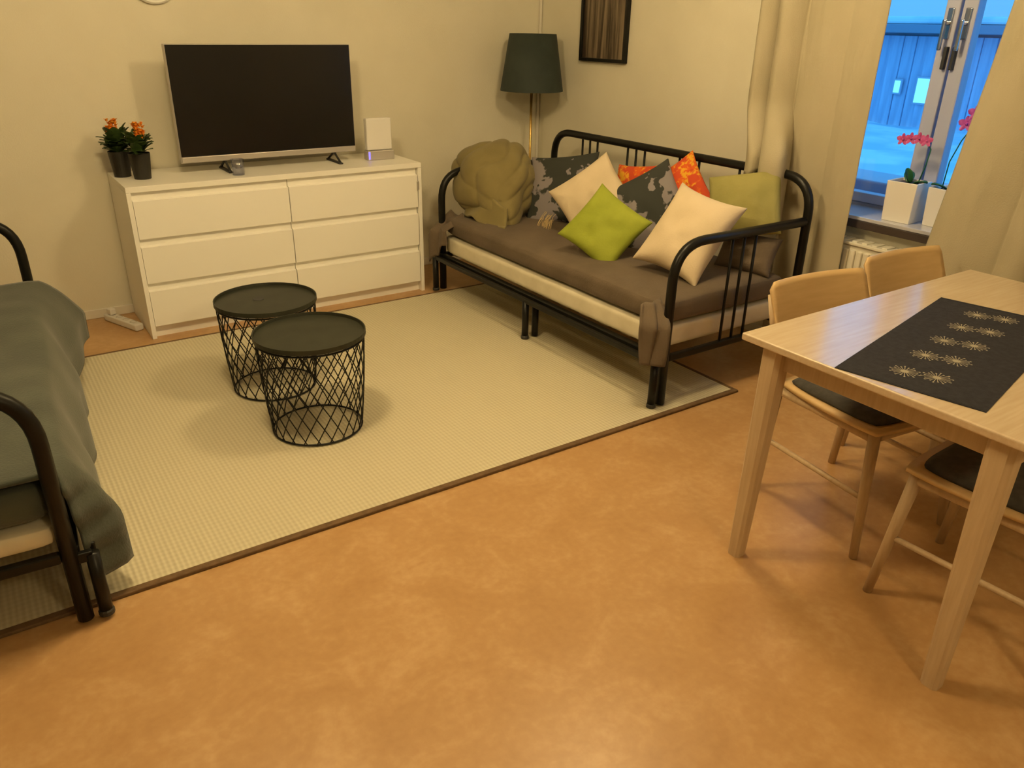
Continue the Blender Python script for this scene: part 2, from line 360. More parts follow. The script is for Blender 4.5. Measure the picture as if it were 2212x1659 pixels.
o = boxo('latch', (1.566, -.010, .625), (1.580, -.001, .675), M_silver, dr, .003); o['label'] = 'small grey latch at the upper right edge'

# ---------------------------------------------------------------- television
tv = thing('television', 'black flat television with silver lower edge standing on the white chest', 'television', (.81, .24, .78))
boxo('housing', (-.487, -.012, .055), (.487, .028, .628), M_silver, tv, .004)
boxo('screen', (-.482, -.0165, .088), (.482, -.0125, .624), M_screen, tv, .001)
boxo('chin', (-.482, -.019, .058), (.482, -.0125, .086), M_silver, tv, .002)
boxo('rear_bulge', (-.30, .029, .10), (.30, .065, .45), M_dark, tv, .012)
for sx in (-.26, .36):
    bm = bmesh.new()
    tube(bm, [(sx, -.085, .006), (sx, -.02, .040), (sx, .008, .060)], .006); tube(bm, [(sx, .105, .006), (sx, .04, .040), (sx, .008, .060)], .006)
    box(bm, (sx - .012, -.09, 0), (sx + .012, .11, .009), .003)
    obj('foot', bm, M_dark, tv)

# white router with a blue light
ro = thing('router', 'white upright router box with a blue light, right of the television', 'router', (1.44, .22, .78))
boxo('housing', (-.082, -.02, .055), (.078, .02, .235), M_whiteplastic, ro, .008, 3)
boxo('stand', (-.085, -.032, 0), (.085, .032, .054), M_silver, ro, .006)
o = boxo('indicator_light', (-.082, -.0365, .008), (-.072, -.031, .050), M_led, ro, .002); o['label'] = 'glowing blue light bar'

# drinking glass in front of the television
gl = bmesh.new(); Rg = lathe(gl, [(.0, .004), (.026, .004), (.030, .080), (.034, .080), (.030, 0), (0, 0)], 24, (0, 0, 0))
gl = obj('drinking_glass', gl, M_tumbler, None, True); gl.location = (.57, .09, .781); tag(gl, 'small clear glass standing before the television', 'glass')

# two dark pots with orange flowers
def kalanchoe(x, y, hgt, lab, seed, lean):
    rnd = random.Random(seed)
    t = thing('potted_plant', lab, 'plant', (x, y, .78))
    latheo('pot', [(.040, 0), (.052, .125), (.050, .127), (.046, .118), (0.001, .116)], M_potdark, t, 28)
    bm = bmesh.new(); R_ = lathe(bm, [(.0455, .112), (.001, .113)], 20); obj('soil', bm, M_soil, t)
    for k in range(52):
        a = rnd.uniform(0, 2 * PI); el = rnd.uniform(.35, 1.35); l_ = rnd.uniform(.05, .085); base = Vector((.018 * math.cos(a), .018 * math.sin(a), .115 + rnd.uniform(0, hgt * .55)))
        d = Vector((math.cos(a) * math.cos(el), math.sin(a) * math.cos(el), math.sin(el))); s = d.cross(Vector((0, 0, 1))).normalized(); n_ = s.cross(d)
        bm = bmesh.new()
        prof = [(0, .004), (.25, .020), (.55, .027), (.85, .018), (1, .002)]
        vs = []
        for u, w_ in prof:
            c = base + d * l_ * u - n_ * .02 * u * u
            vs.append((bm.verts.new(c - s * w_ + n_ * .004), bm.verts.new(c), bm.verts.new(c + s * w_ + n_ * .004)))
        for A, B in zip(vs, vs[1:]):
            bm.faces.new((A[0], A[1], B[1], B[0])); bm.faces.new((A[1], A[2], B[2], B[1]))
        o = obj('leaf', bm, M_leaf, t, True)
    bm = bmesh.new(); top = Vector((lean, 0, .115 + hgt))
    tube(bm, [(0, 0, .115), (lean * .5, .004, .115 + hgt * .5), tuple(top)], .004, 6); obj('stem', bm, M_leaf, t, True)
    # flower head: cluster of small four-petalled flowers
    for k in range(44):
        a = rnd.uniform(0, 2 * PI); rr = .026 * math.sqrt(rnd.random()); zz = rnd.uniform(-.035, .035)
        c = top + Vector((rr * math.cos(a), rr * math.sin(a), zz)); bm = bmesh.new()
        for q in range(4):
            b_ = q * PI / 2 + a; d = Vector((math.cos(b_), math.sin(b_), .5)) * .014; e = Vector((-math.sin(b_), math.cos(b_), 0)) * .007
            v0, v1, v2, v3 = (bm.verts.new(c), bm.verts.new(c + d * .6 + e), bm.verts.new(c + d), bm.verts.new(c + d * .6 - e)); bm.faces.new((v0, v1, v2, v3))
        bmesh.ops.create_icosphere(bm, subdivisions=1, radius=.007, matrix=Matrix.Translation(c))
        obj('flower', bm, M_orange, t)
    return t
kalanchoe(.050, .325, .135, 'left dark pot of taller orange flowers on the chest', 3, -.012)
kalanchoe(.125, .215, .120, 'right dark pot of shorter orange flowers on the chest', 5, .018)

# white power strip on the floor left of the chest
ps = thing('power_strip', 'white power strip lying on the floor against the left side of the chest', 'power strip', (-.085, .305, 0), math.radians(-68))
boxo('body', (-.15, -.024, 0), (.15, .024, .038), M_whiteplastic, ps, .008, 3)
for k in range(4):
    o = latheo('socket', [(.016, .0385), (.018, .0395), (.015, .0395), (.014, .0385)], M_silver, ps, 16, (-.10 + k * .065, 0, 0), False, False)
boxo('plug', (-.125, -.017, .0385), (-.085, .017, .072), M_whiteplastic, ps, .006)
tubeo('cord', fillet([(-.15, 0, .016), (-.20, .01, .010), (-.205, .06, .008), (-.17, .13, .007)], .02), .004, M_whiteplastic, ps, 8)

# round white plate-like fixture high on the back wall
cl = thing('wall_disc', 'round white disc on the wall above the television, only its lower rim in view', 'wall fixture', (.37, .50, 1.71))
bm = bmesh.new(); Rr = lathe(bm, [(.125, 0), (.125, .022), (.118, .030), (.108, .026)], 48); bm.faces.new(Rr[0][::-1])
bmesh.ops.rotate(bm, matrix=Matrix.Rotation(PI / 2, 3, 'X'), verts=bm.verts); obj('rim', bm, M_white, cl)
bm = bmesh.new(); Rr = lathe(bm, [(.112, .014), (.112, .024), (.001, .0245)], 48)
bmesh.ops.rotate(bm, matrix=Matrix.Rotation(PI / 2, 3, 'X'), verts=bm.verts); obj('face', bm, M_whiteplastic, cl)

# ---------------------------------------------------------------- floor lamp in the corner
la = thing('floor_lamp', 'floor lamp with dark teal cone shade on a thin brass pole in the corner', 'lamp', (2.56, .25, 0))
latheo('base', [(.13, 0), (.13, .018), (.12, .024), (.012, .030)], M_brass, la, 40)
tubeo('pole', [(0, 0, .02), (0, 0, 1.20)], .008, M_brass, la, 12)
bm = bmesh.new()
lathe(bm, [(.205, 1.13), (.150, 1.47), (.147, 1.47), (.202, 1.13), (.205, 1.13)], 56); obj('lamp_shade', bm, M_teal, la, True)
bm = bmesh.new()
for a in (0, 2 * PI / 3, 4 * PI / 3): tube(bm, [(0, 0, 1.43), (.147 * math.cos(a), .147 * math.sin(a), 1.455)], .002, 6)
tube(bm, [(0, 0, 1.19), (0, 0, 1.435)], .003, 6); obj('shade_carrier', bm, M_brass, la)
latheo('bulb_socket', [(.018, 1.19), (.020, 1.21), (.020, 1.25), (.016, 1.26)], M_dark, la, 16)
latheo('bulb', [(.014, 1.261), (.028, 1.30), (.031, 1.33), (.022, 1.36), (.003, 1.37)], M_whiteplastic, la, 20)

# ---------------------------------------------------------------- framed picture on the right wall
pic = thing('picture', 'tall dark framed picture of pale tree trunks on the wall above the daybed', 'picture', (2.80, -.175, 1.72))
bm = bmesh.new(); W2, H2 = .215, .40
for lo, hi in (((-.030, -W2, -H2), (0, -W2 + .020, H2)), ((-.030, W2 - .020, -H2), (0, W2, H2)), ((-.030, -W2 + .02, -H2), (0, W2 - .02, -H2 + .02)), ((-.030, -W2 + .02, H2 - .02), (0, W2 - .02, H2))): box(bm, lo, hi, .003)
obj('frame', bm, M_black, pic)
mp_ = mat('trunk_print', (.08, .05, .03), 0.5); nt = mp_.node_tree; n = nt.nodes; l = nt.links
t = n.new('ShaderNodeTexCoord'); mg = n.new('ShaderNodeMapping'); mg.inputs['Scale'].default_value = (1, 30, 1.4); l.new(t.outputs['Object'], mg.inputs[0])
ns = n.new('ShaderNodeTexNoise'); ns.inputs['Scale'].default_value = 1.0; ns.inputs['Detail'].default_value = 6; ns.inputs['Roughness'].default_value = .65; l.new(mg.outputs[0], ns.inputs['Vector'])
r = n.new('ShaderNodeValToRGB'); r.color_ramp.elements[0].position = .40; r.color_ramp.elements[0].color = (.040, .026, .016, 1); r.color_ramp.elements[1].position = .62; r.color_ramp.elements[1].color = (.26, .20, .13, 1)
l.new(ns.outputs['Fac'], r.inputs[0]); l.new(r.outputs[0], n['Principled BSDF'].inputs['Base Color'])
boxo('print', (-.016, -W2 + .019, -H2 + .019), (-.010, W2 - .019, H2 - .019), mp_, pic)

# ---------------------------------------------------------------- curtains
def bulges(u, brk, amps):
    for a, b, A in zip(brk, brk[1:], amps):
        if u <= b:
            t = (u - a) / (b - a); return -A * abs(math.sin(PI * t)) ** .75, t
    return 0, 1
def curtain(name, lab, y0, y1, brk, amps, tuck=False, y1b=None, y0b=None, xc=2.655):
    c = thing(name, lab, 'curtain', (xc, (y0 + y1) / 2, 0), 0)
    cy = (y0 + y1) / 2
    bm = bmesh.new()
    def f(u, v):
        yb0 = y0 if y0b is None else y0b; yb1 = y1 if y1b is None else y1b
        zt = 2.42; zb = .03; k = 0
        if tuck: k = 1 / (1 + math.exp((u - .40) * 60)); zb = .03 + k * .87
        z = zt + (zb - zt) * v; hf = (1.65 - z) / .9
        ya = y0 + (yb0 - y0) * hf; yc = y1 + (yb1 - y1) * hf
        y = ya + (yc - ya) * u
        x, t = bulges(u, brk, amps)
        x = x * (1.0 - .15 * v) + .010 * noise.noise(Vector((u * 6, v * 3, 2))) + .004 * noise.noise(Vector((u * 20, v * 9, 5)))
        if tuck:
            q = min(1, max(0, (1.22 - z) / .26)); q = q * q * (3 - 2 * q)
            x -= k * .135 * q; y -= k * (.135 * q + .02 * q * math.sin(22 * u)); z -= k * q * .012 * math.sin(30 * u)
        return Vector((x, y - cy, z))
    grid(bm, f, 140, 70); o = obj('cloth', bm, M_curtain, c, True); solid(o, .003)
    return c
curtain('curtain', 'left curtain with two deep folds, its hem resting on the daybed back and olive cushion', -1.475, -2.115, (0, .17, .40, .74, 1), (.080, .090, .024, .014), True)
curtain('curtain', 'right curtain hanging behind the far dining chairs', -2.60, -3.45, (0, .30, .46, .66, .84, 1), (.030, .05, .05, .05, .05), False, None, -2.50)

# ---------------------------------------------------------------- daybeds
def daybed(name, lab, loc, rz, flip):
    """local: x from front (0) to back (.83) times flip, y from near end (0) to far end (Lb)"""
    t = thing(name, lab, 'daybed', loc, rz, 'black metal daybeds facing each other')
    Lb, D, r = 1.93, .83, .021; f = flip
    for nm, y in (('arm_frame', 0), ('arm_frame', Lb)):
        pts = fillet([(.0, y, 0.004), (.0, y, .715), (f * (D - .021), y, .715)], .17, 10)
        tubeo(nm, pts, r, M_black, t, 14)
        for k in (-1, 0, 1):
            x = f * (D / 2 + k * .075); tubeo('spindle', [(x, y, .225), (x, y, .70)], .0065, M_black, t, 8)
        boxo('end_rail', (min(0, f * D) + .02, y - .012, .200), (max(0, f * D) - .02, y + .012, .232), M_black, t, .006)
    pts = fillet([(f * D, 0, .004), (f * D, 0, .905), (f * D, Lb, .905), (f * D, Lb, .004)], .16, 10)
    tubeo('back_frame', pts, r, M_black, t, 14)
    for c in (-1.5, -.5, .5, 1.5):
        for k in (-1, 0, 1):
            y = Lb / 2 + c * .408 + k * .070; tubeo('spindle', [(f * D, y, .232), (f * D, y, .888)], .0065, M_black, t, 8)
    boxo('back_rail', (f * D - .014, .02, .200), (f * D + .014, Lb - .02, .240), M_black, t, .006)
    boxo('front_rail', (-.016 - .01 * f, .005, .195), (.016 - .01 * f, Lb - .005, .232), M_black, t, .006)
    for y in (0, Lb / 2, Lb):
        x = -f * .052
        tubeo('leg', [(x, y, .004), (x, y, .205)], .018, M_black, t, 12)
        if y == Lb / 2: tubeo('leg', [(f * .012, y, .004), (f * .012, y, .195)], .018, M_black, t, 12)
        if y != Lb / 2: boxo('bracket', (min(x, 0), y - .010, .185), (max(x, 0), y + .010, .215), M_black, t, .003)
        latheo('foot_cap', [(.021, 0), (.021, .012), (.018, .016)], M_dark, t, 12, (x, y, .0))
    boxo('pull_out_rail', (-f * .052 - .012, .02, .196), (-f * .052 + .012, Lb - .02, .222), M_black, t, .005)
    for k in range(12):
        y = .12 + k * .154; boxo('slat', (min(.02 * f, f * (D - .02)), y - .03, .232), (max(.02 * f, f * (D - .02)), y + .03, .240), M_birchleg, t)
    return t
DBL = (1.70, -1.99, .012)
daybed('daybed', 'black metal daybed with brown seat and many cushions, under the picture', DBL, 0, 1)
LBL = (-.605, -2.13, .012); LRZ = -math.radians(3.4)
daybed('daybed', 'black metal daybed at the left edge covered by a dark green throw', LBL, LRZ, -1)

def slab(name, lo, hi, m, bev, wob=0.0, seed=0, seams=(), sag=0.0, loc=(0, 0, 0), rz=0):
    """soft mattress: a rounded, slightly uneven box with seams across"""
    bm = bmesh.new(); nx, ny = 16, 60
    x0, y0, z0 = lo; x1, y1, z1 = hi
    bmesh.ops.create_cube(bm, size=2)
    bmesh.ops.subdivide_edges(bm, edges=bm.edges[:], cuts=15, use_grid_fill=True)
    for v in bm.verts:
        c = v.co.copy(); hx, hy, hz = (x1 - x0) / 2, (y1 - y0) / 2, (z1 - z0) / 2
        # denser rows to the edges, then round the corners
        q = Vector((c.x * hx, c.y * hy, c.z * hz)); inner = Vector((max(-hx + bev, min(hx - bev, q.x)), max(-hy + bev, min(hy - bev, q.y)), max(-hz + bev, min(hz - bev, q.z))))
        d = q - inner
        if d.length > 1e-6: q = inner + d.normalized() * bev * min(1, d.length / bev * 1.0) if d.length > bev else q
        n_ = noise.noise(Vector((q.x * 3 + seed, q.y * 3, q.z * 4))) * wob
        if q.z > 0: q.z += n_ - sag * (1 - (q.x / hx) ** 2)
        q.x += n_ * .7 * (1 if q.x > 0 else -1)
        for s in seams:
            g = math.exp(-((q.y - (s - (y0 + y1) / 2)) / .018) ** 2)
            if q.z > 0: q.z -= g * .012
            q.x *= 1 - g * .012
        v.co = q + Vector(((x0 + x1) / 2, (y0 + y1) / 2, (z0 + z1) / 2))
    o = obj(name, bm, m, None, True); o.location = loc; o.rotation_euler = (0, 0, rz)
    md = o.modifiers.new('soft', 'SUBSURF'); md.levels = 1; md.render_levels = 1
    return o
mt = slab('mattress', (-.015, .03, .241), (.80, 1.90, .352), M_matt, .03, .004, 2, (), 0, DBL); tag(mt, 'cream mattress lying on the frame of the right daybed', 'mattress')
mt = slab('mattress', (-.80, .005, .243), (.0, 1.90, .313), M_matt, .03, .004, 4, (), 0, LBL, LRZ); tag(mt, 'cream mattress showing below the green throw of the left daybed', 'mattress')
cu_ = slab('seat_mattress', (-.015, .02, .350), (.80, 1.91, .470), M_brown, .045, .016, 9, (.66, 1.28), .004, DBL); tag(cu_, 'dark brown folded seat mattress on top of the cream mattress', 'mattress')
cu_ = slab('seat_mattress', (-.80, .012, .314), (.0, 1.90, .438), M_green, .045, .012, 12, (), .0, LBL, LRZ); tag(cu_, 'dark green seat mattress under the throw on the left daybed', 'mattress')

# brown cover spilling over the two front corners of the right daybed
def drape(name, lab, cat, f, nu, nv, m, th=.006, loc=(0, 0, 0), rz=0):
    bm = bmesh.new(); grid(bm, f, nu, nv); o = obj(name, bm, m, None, True); solid(o, th); o.location = loc; o.rotation_euler = (0, 0, rz)
    return tag(o, lab, cat)
def near_flap(u, v):   # u across the corner, v downwards
    a = -.55 + 1.3 * u; w_ = 1 - .42 * v
    z = .468 - .245 * v if v > .25 else .468 - .245 * v
    y = -1.915 + (-.115) * min(1, v * 3.2) * (.45 + .55 * u) + .012 * math.sin(9 * u + 3 * v)
    x = 1.655 + .115 * (u - .45) * w_ - .045 * min(1, v * 3) + .010 * math.sin(7 * u)
    return Vector((x, y, z))
drape('bed_cover_corner', 'brown cover corner hanging down over the near front post', 'cover', near_flap, 16, 18, M_brown, .008)
def far_flap(u, v):
    y = -.02 - .20 * u; z = .485 - (.30 - .16 * u) * v + .012 * math.sin(11 * u)
    x = 1.78 - .145 * min(1, v * 2.6) - .01 * math.sin(8 * u + 2 * v)
    return Vector((x, y, z))
drape('bed_cover_corner', 'brown cover corner slung over the far front post by the chest', 'cover', far_flap, 16, 16, M_brown, .008)

# green throw over the left daybed: runs across the seat and hangs over the front
def throw(u, v):
    y = .0 + 1.84 * u                      # along the bed
    s = v * 1.20                             # across: back to front, then down
    flat = .80
    if s < flat: x = -.80 + s; z = .458 + .006 * math.sin(14 * u + 6 * v)
    else:
        d = (s - flat); k = d / .40
        near = max(0, (.14 - u) / .14); far = max(0, (u - .70) / .30)
        fl = .080 + .014 * math.sin(13 * u + .6) + .085 * far ** 1.2 + .050 * near
        wrap = min(1, u / .055); wrap = .12 + .88 * wrap * wrap * (3 - 2 * wrap)
        x = .010 + fl * wrap * min(1, k * 1.6) ** .7 + .014 * math.sin(30 * u + 1) * k; z = .458 - (d ** 1.15) * (1.04 - .18 * far) - .012 * math.sin(19 * u) * k
        y += (.03 * near + .03 * far) * k + .012 * math.sin(25 * k) * near
    return Vector((x, y, z + .004 * noise.noise(Vector((u * 12, v * 8, 0)))))
drape('throw', 'dark green throw over the left daybed, hanging over its front edge', 'blanket', throw, 80, 60, M_green, .008, LBL, LRZ)

# ---------------------------------------------------------------- cushions
def pillow(bm, w_, h_, t_, seed=0, pinch=.10, n_=22):
    def P(u, v, s):
        a, b = u * 2 - 1, v * 2 - 1
        ea = 1 - pinch * (1 - abs(a) ** 2.2) * (abs(b)) ** 2; eb = 1 - pinch * (1 - abs(b) ** 2.2) * (abs(a)) ** 2
        x = a * w_ / 2 * eb; y = b * h_ / 2 * ea
        th = t_ / 2 * (max(0, (1 - a * a)) * max(0, (1 - b * b))) ** .42
        wr = .010 * noise.noise(Vector((a * 2.2 + seed, b * 2.2, s))) * (1 - a * a) * (1 - b * b) * 2
        return Vector((x, y, s * th + wr))
    for s in (1, -1): grid(bm, lambda u, v: P(u, v, s), n_, n_)
    bmesh.ops.remove_doubles(bm, verts=bm.verts, dist=.0008)
def cushion(name, lab, m, c, size, nrm, roll, t_=.14, seed=0, pinch=.10, group=None, bend=0.0):
    bm = bmesh.new(); pillow(bm, size[0], size[1], t_, seed, pinch)
    if bend:
        for v in bm.verts: v.co.z += bend * (v.co.x ** 2 + .6 * v.co.y ** 2)
    z = Vector(nrm).normalized(); y = (Vector((0, 0, 1)) - z * z.z).normalized(); x = y.cross(z)
    Mx = Matrix((x, y, z)).transposed().to_4x4() @ Matrix.Rotation(math.radians(roll), 4, 'Z'); Mx.translation = Vector(c)
    o = obj(name, bm, m, None, True); o.matrix_world = Mx
    md = o.modifiers.new('soft', 'SUBSURF'); md.levels = 1; md.render_levels = 1
    # piped seam round the edge belongs to the cushion
    return tag(o, lab, 'cushion', group)
G = 'scatter cushions on the right daybed'
cushion('cushion', 'charcoal cushion with grey leaf print next to the khaki blanket', M_floral, (2.26, -.50, .645), (.46, .44), (-.80, -.35, .42), 10, .13, 1, group=G)
cushion('cushion', 'orange patterned cushion behind, between the beige and the leaf print cushion', M_orangep, (2.405, -.98, .69), (.34, .34), (-.90, -.10, .35), 8, .09, 2, group=G)
cushion('cushion', 'orange patterned cushion standing corner up against the back rail', M_orangep, (2.42, -1.29, .75), (.31, .33), (-.92, -.25, .30), 40, .08, 3, group=G)
cushion('cushion', 'charcoal cushion with grey leaf print in the middle, leaning before the orange one', M_floral, (2.27, -1.22, .665), (.41, .41), (-.75, -.50, .42), 33, .11, 4, group=G)
cushion('cushion', 'beige cushion standing on its corner behind the lime green one', M_beige, (2.125, -.955, .680), (.39, .39), (-.72, -.45, .42), 41, .13, 5, group=G)
cushion('cushion', 'small lime green cushion in front of the others', M_lime, (1.945, -1.265, .615), (.35, .35), (-.62, -.50, .52), -33, .11, 6, group=G)
cushion('cushion', 'large beige cushion leaning by the near armrest', M_beige, (2.07, -1.705, .665), (.37, .45), (-.72, -.28, .60), -14, .16, 7, group=G, pinch=.14)
cushion('cushion', 'olive green cushion under the curtain hem at the near back corner', M_olive, (2.37, -1.755, .775), (.34, .31), (-.78, -.42, .40), 12, .13, 8, group=G, pinch=.03)

cushion('cushion', 'dark brown cushion lying under the olive one by the near armrest', M_brown, (2.385, -1.80, .555), (.30, .20), (-.80, -.20, .50), 0, .12, 11, group=G)
# fringe of straw tassels under the first leaf print cushion
bm = bmesh.new(); rnd = random.Random(4)
for k in range(26):
    x = 2.03 + rnd.uniform(-.01, .02); y = -.60 - k * .0045; z = .500 + rnd.uniform(0, .05)
    tube(bm, [(x + .02, y, z + .02), (x, y + rnd.uniform(-.004, .004), z), (x - .012, y, .476)], .0012, 4)
o = obj('tassel_fringe', bm, M_fringe); tag(o, 'straw coloured fringe below the first leaf print cushion', 'fringe'); o['kind'] = 'stuff'

# crumpled khaki blanket heaped at the far end
bm = bmesh.new(); bmesh.ops.create_icosphere(bm, subdivisions=6, radius=1)
for v in bm.verts:
    p = v.co.copy(); wv = noise.noise_vector(p * .8 + Vector((3, 1, 7)))
    big = noise.noise(p * 1.15 + Vector((5, 2, 8)))
    t = p.y * 2.0 + p.z * 1.3 - p.x * .9 + wv.x * 1.6            # soft folds running down the heap
    fold = 1 - abs(math.sin(t * 2.1 + wv.y)) ** .55
    t2 = p.z * 2.4 - p.y * .8 + wv.z * 2.0
    fold2 = 1 - abs(math.sin(t2 * 1.9 + .5)) ** .6
    k = .96 + .13 * big - .085 * fold - .06 * fold2 + .012 * noise.noise(p * 4)
    q = Vector((p.x * .27, p.y * .31, p.z * .25)) * k
    # fold tongue towards the seat, and flattened where it rests on the mattress
    g = math.exp(-((p.y + .75) / .40) ** 2 - ((p.x + .35) / .5) ** 2) * max(0, .5 - p.z)
    q.x -= g * .07; q.y -= g * .16; q.z -= g * .05
    q.z = max(q.z, -.185)
    v.co = q
o = obj('blanket', bm, M_khaki, None, True); o.location = (2.02, -.13, .665); tag(o, 'crumpled khaki blanket heaped at the far end of the right daybed', 'blanket')

def flap(u, v):   # loose corner of the blanket lying down onto the seat
    x = -.19 - .075 * v + .03 * math.sin(5 * u) * (1 - v); y = .02 - .42 * u - .05 * v; z = -.02 - .155 * v ** .8 * (1 - .15 * math.sin(4 * u)) - .05 * u
    return Vector((x + .13 * abs(u - .45) ** 1.5, y, max(z + .012 * math.sin(11 * u + 4 * v), -.178 + .006 * math.sin(14 * u))))
bm = bmesh.new(); grid(bm, flap, 24, 18); fo = obj('fold', bm, M_khaki, o, True); solid(fo, .012)

# ---------------------------------------------------------------- basket side tables
def basket(lab, x, y, twist, hole):
    t = thing('side_table', lab, 'side table', (x, y, .012), twist, 'round wire basket tables on the rug')
    H = .400; rt, rb = .208, .178
    latheo('tray_top', [(.001, H - .004), (rt + .002, H - .004), (rt + .008, H + .000), (rt + .008, H + .018), (rt + .004, H + .018), (rt + .002, H + .006), (.001, H + .005)], M_tabletop_black, t, 56, cap0=False, cap1=False)
    if hole:
        o = latheo('finger_hole', [(.024, H + .0055), (.022, H + .0075), (.001, H + .0072)], M_dark, t, 24, (-.01, .035, 0), False, False); o['label'] = 'dark round finger hole'
    for nm, r_, z in (('top_ring', rt, H - .010), ('bottom_ring', rb, .005)):
        bm = bmesh.new(); tube(bm, [(r_ * math.cos(2 * PI * k / 48), r_ * math.sin(2 * PI * k / 48), z) for k in range(49)], .004, 6, False); obj(nm, bm, M_black, t, True)
    wm = [None, None]; N = 22
    for k in range(N):
        for j, s in enumerate((1, -1)):
            if wm[j] is None:
                pts = []
                for i in range(17):
                    q = i / 16; rr = rb + (rt - rb) * q + .004 * math.sin(PI * q); a = s * math.radians(62) * (q - .5); pts.append((rr * math.cos(a), rr * math.sin(a), .005 + (H - .015) * q))
                o = tubeo('wire', pts, .0024, M_black, t, 5); wm[j] = o.data
            else: o = link('wire', wm[j], None, t)
            o.rotation_euler = (0, 0, 2 * PI * (k + .5 * j) / N)
    return t
basket('black round wire basket table farther back, nearer the chest', .345, -.905, 0.4, True)
basket('black round wire basket table in front, nearer the camera', .360, -1.385, 0.0, False)

# ---------------------------------------------------------------- dining table
TX0, TX1, TY0, TY1, TZ = 1.125, 2.36, -3.625, -2.825, .74
dt = thing('dining_table', 'light wood dining table with a dark runner, at the right edge', 'table', ((TX0 + TX1) / 2, (TY0 + TY1) / 2, 0))
def P(x, y, z): return (x - (TX0 + TX1) / 2, y - (TY0 + TY1) / 2, z)
boxo('tabletop', P(TX0, TY0, TZ - .022), P(TX1, TY1, TZ), M_birch, dt, .005, 3)
for lo, hi in (((TX0 + .055, TY0 + .07, .650), (TX0 + .075, TY1 - .07, TZ - .0225)), ((TX1 - .075, TY0 + .07, .650), (TX1 - .055, TY1 - .07, TZ - .0225)), ((TX0 + .076, TY0 + .055, .650), (TX1 - .076, TY0 + .075, TZ - .0225)), ((TX0 + .076, TY1 - .075, .650), (TX1 - .076, TY1 - .055, TZ - .0225))):
    boxo('apron', P(*lo), P(*hi), M_birchleg, dt, .003)
for sx in (0, 1):
    for sy in (0, 1):
        xt = TX0 + .060 if sx == 0 else TX1 - .060; yt = TY0 + .085 if sy == 0 else TY1 - .085
        xf = xt + (-.020 if sx == 0 else .020); yf = yt + (-.010 if sy == 0 else .010)
        bm = bmesh.new(); wt, wb = .033, .022
        ring = lambda cx, cy, z, h: [bm.verts.new(P(cx + a * h, cy + b * h, z)) for a, b in ((-1, -.62), (-.62, -1), (.62, -1), (1, -.62), (1, .62), (.62, 1), (-.62, 1), (-1, .62))]
        A = ring(xf, yf, 0, wb); B = ring(xt, yt, TZ - .0225, wt)
        for k in range(8): bm.faces.new((A[k], A[(k + 1) % 8], B[(k + 1) % 8], B[k]))
        bm.faces.new(A[::-1]); bm.faces.new(B); obj('leg', bm, M_birchleg, dt)
# runner with two rows of pale star-like flowers, laid a little askew
ru = thing('table_runner', 'charcoal cloth runner with two rows of pale dandelion motifs on the dining table', 'table runner', (1.165, -3.300, TZ), math.radians(12.0))
M_run = noisy('charcoal_linen', (0.021, 0.021, 0.028), (0.030, 0.030, 0.038), 60, 0.85, spec=.25, bump=.4, bscale=300)
bm = bmesh.new(); box(bm, (0, -.177, .0003), (.825, .177, .0022)); obj('cloth', bm, M_run, ru)
for x in (.004, .815):
    bm = bmesh.new(); box(bm, (x, -.174, .0022), (x + .006, .174, .0028)); obj('hem', bm, M_run, ru)
M_motif = mat('pale_print', (.40, .36, .27), .8)
mo = None
for i in range(5):
    for j in range(2):
        if mo is None:
            bm = bmesh.new()
            for a in range(20):
                th = 2 * PI * a / 20; d = Vector((math.cos(th), math.sin(th), 0)); s = Vector((-d.y, d.x, 0)); r1 = .036 if a % 2 else .029
                vs = [bm.verts.new(d * .004 - s * .0007), bm.verts.new(d * r1 - s * .0010), bm.verts.new(d * r1 + s * .0010), bm.verts.new(d * .004 + s * .0007)]; bm.faces.new(vs)
                e = d * r1; vs = [bm.verts.new(e + Vector((math.cos(q), math.sin(q), 0)) * .0028) for q in (0, 1.26, 2.51, 3.77, 5.03)]; bm.faces.new(vs)
            vs = [bm.verts.new(Vector((math.cos(q), math.sin(q), 0)) * .010) for q in [k * PI / 5 for k in range(10)]]; bm.faces.new(vs)
            o = obj('printed_flower', bm, M_motif, ru); mo = o.data
        else: o = link('printed_flower', mo, None, ru)
        o.location = (.105 + i * .153 + j * .018, .040 - j * .072, .0026); o.rotation_euler = (0, 0, .3 * i + j)

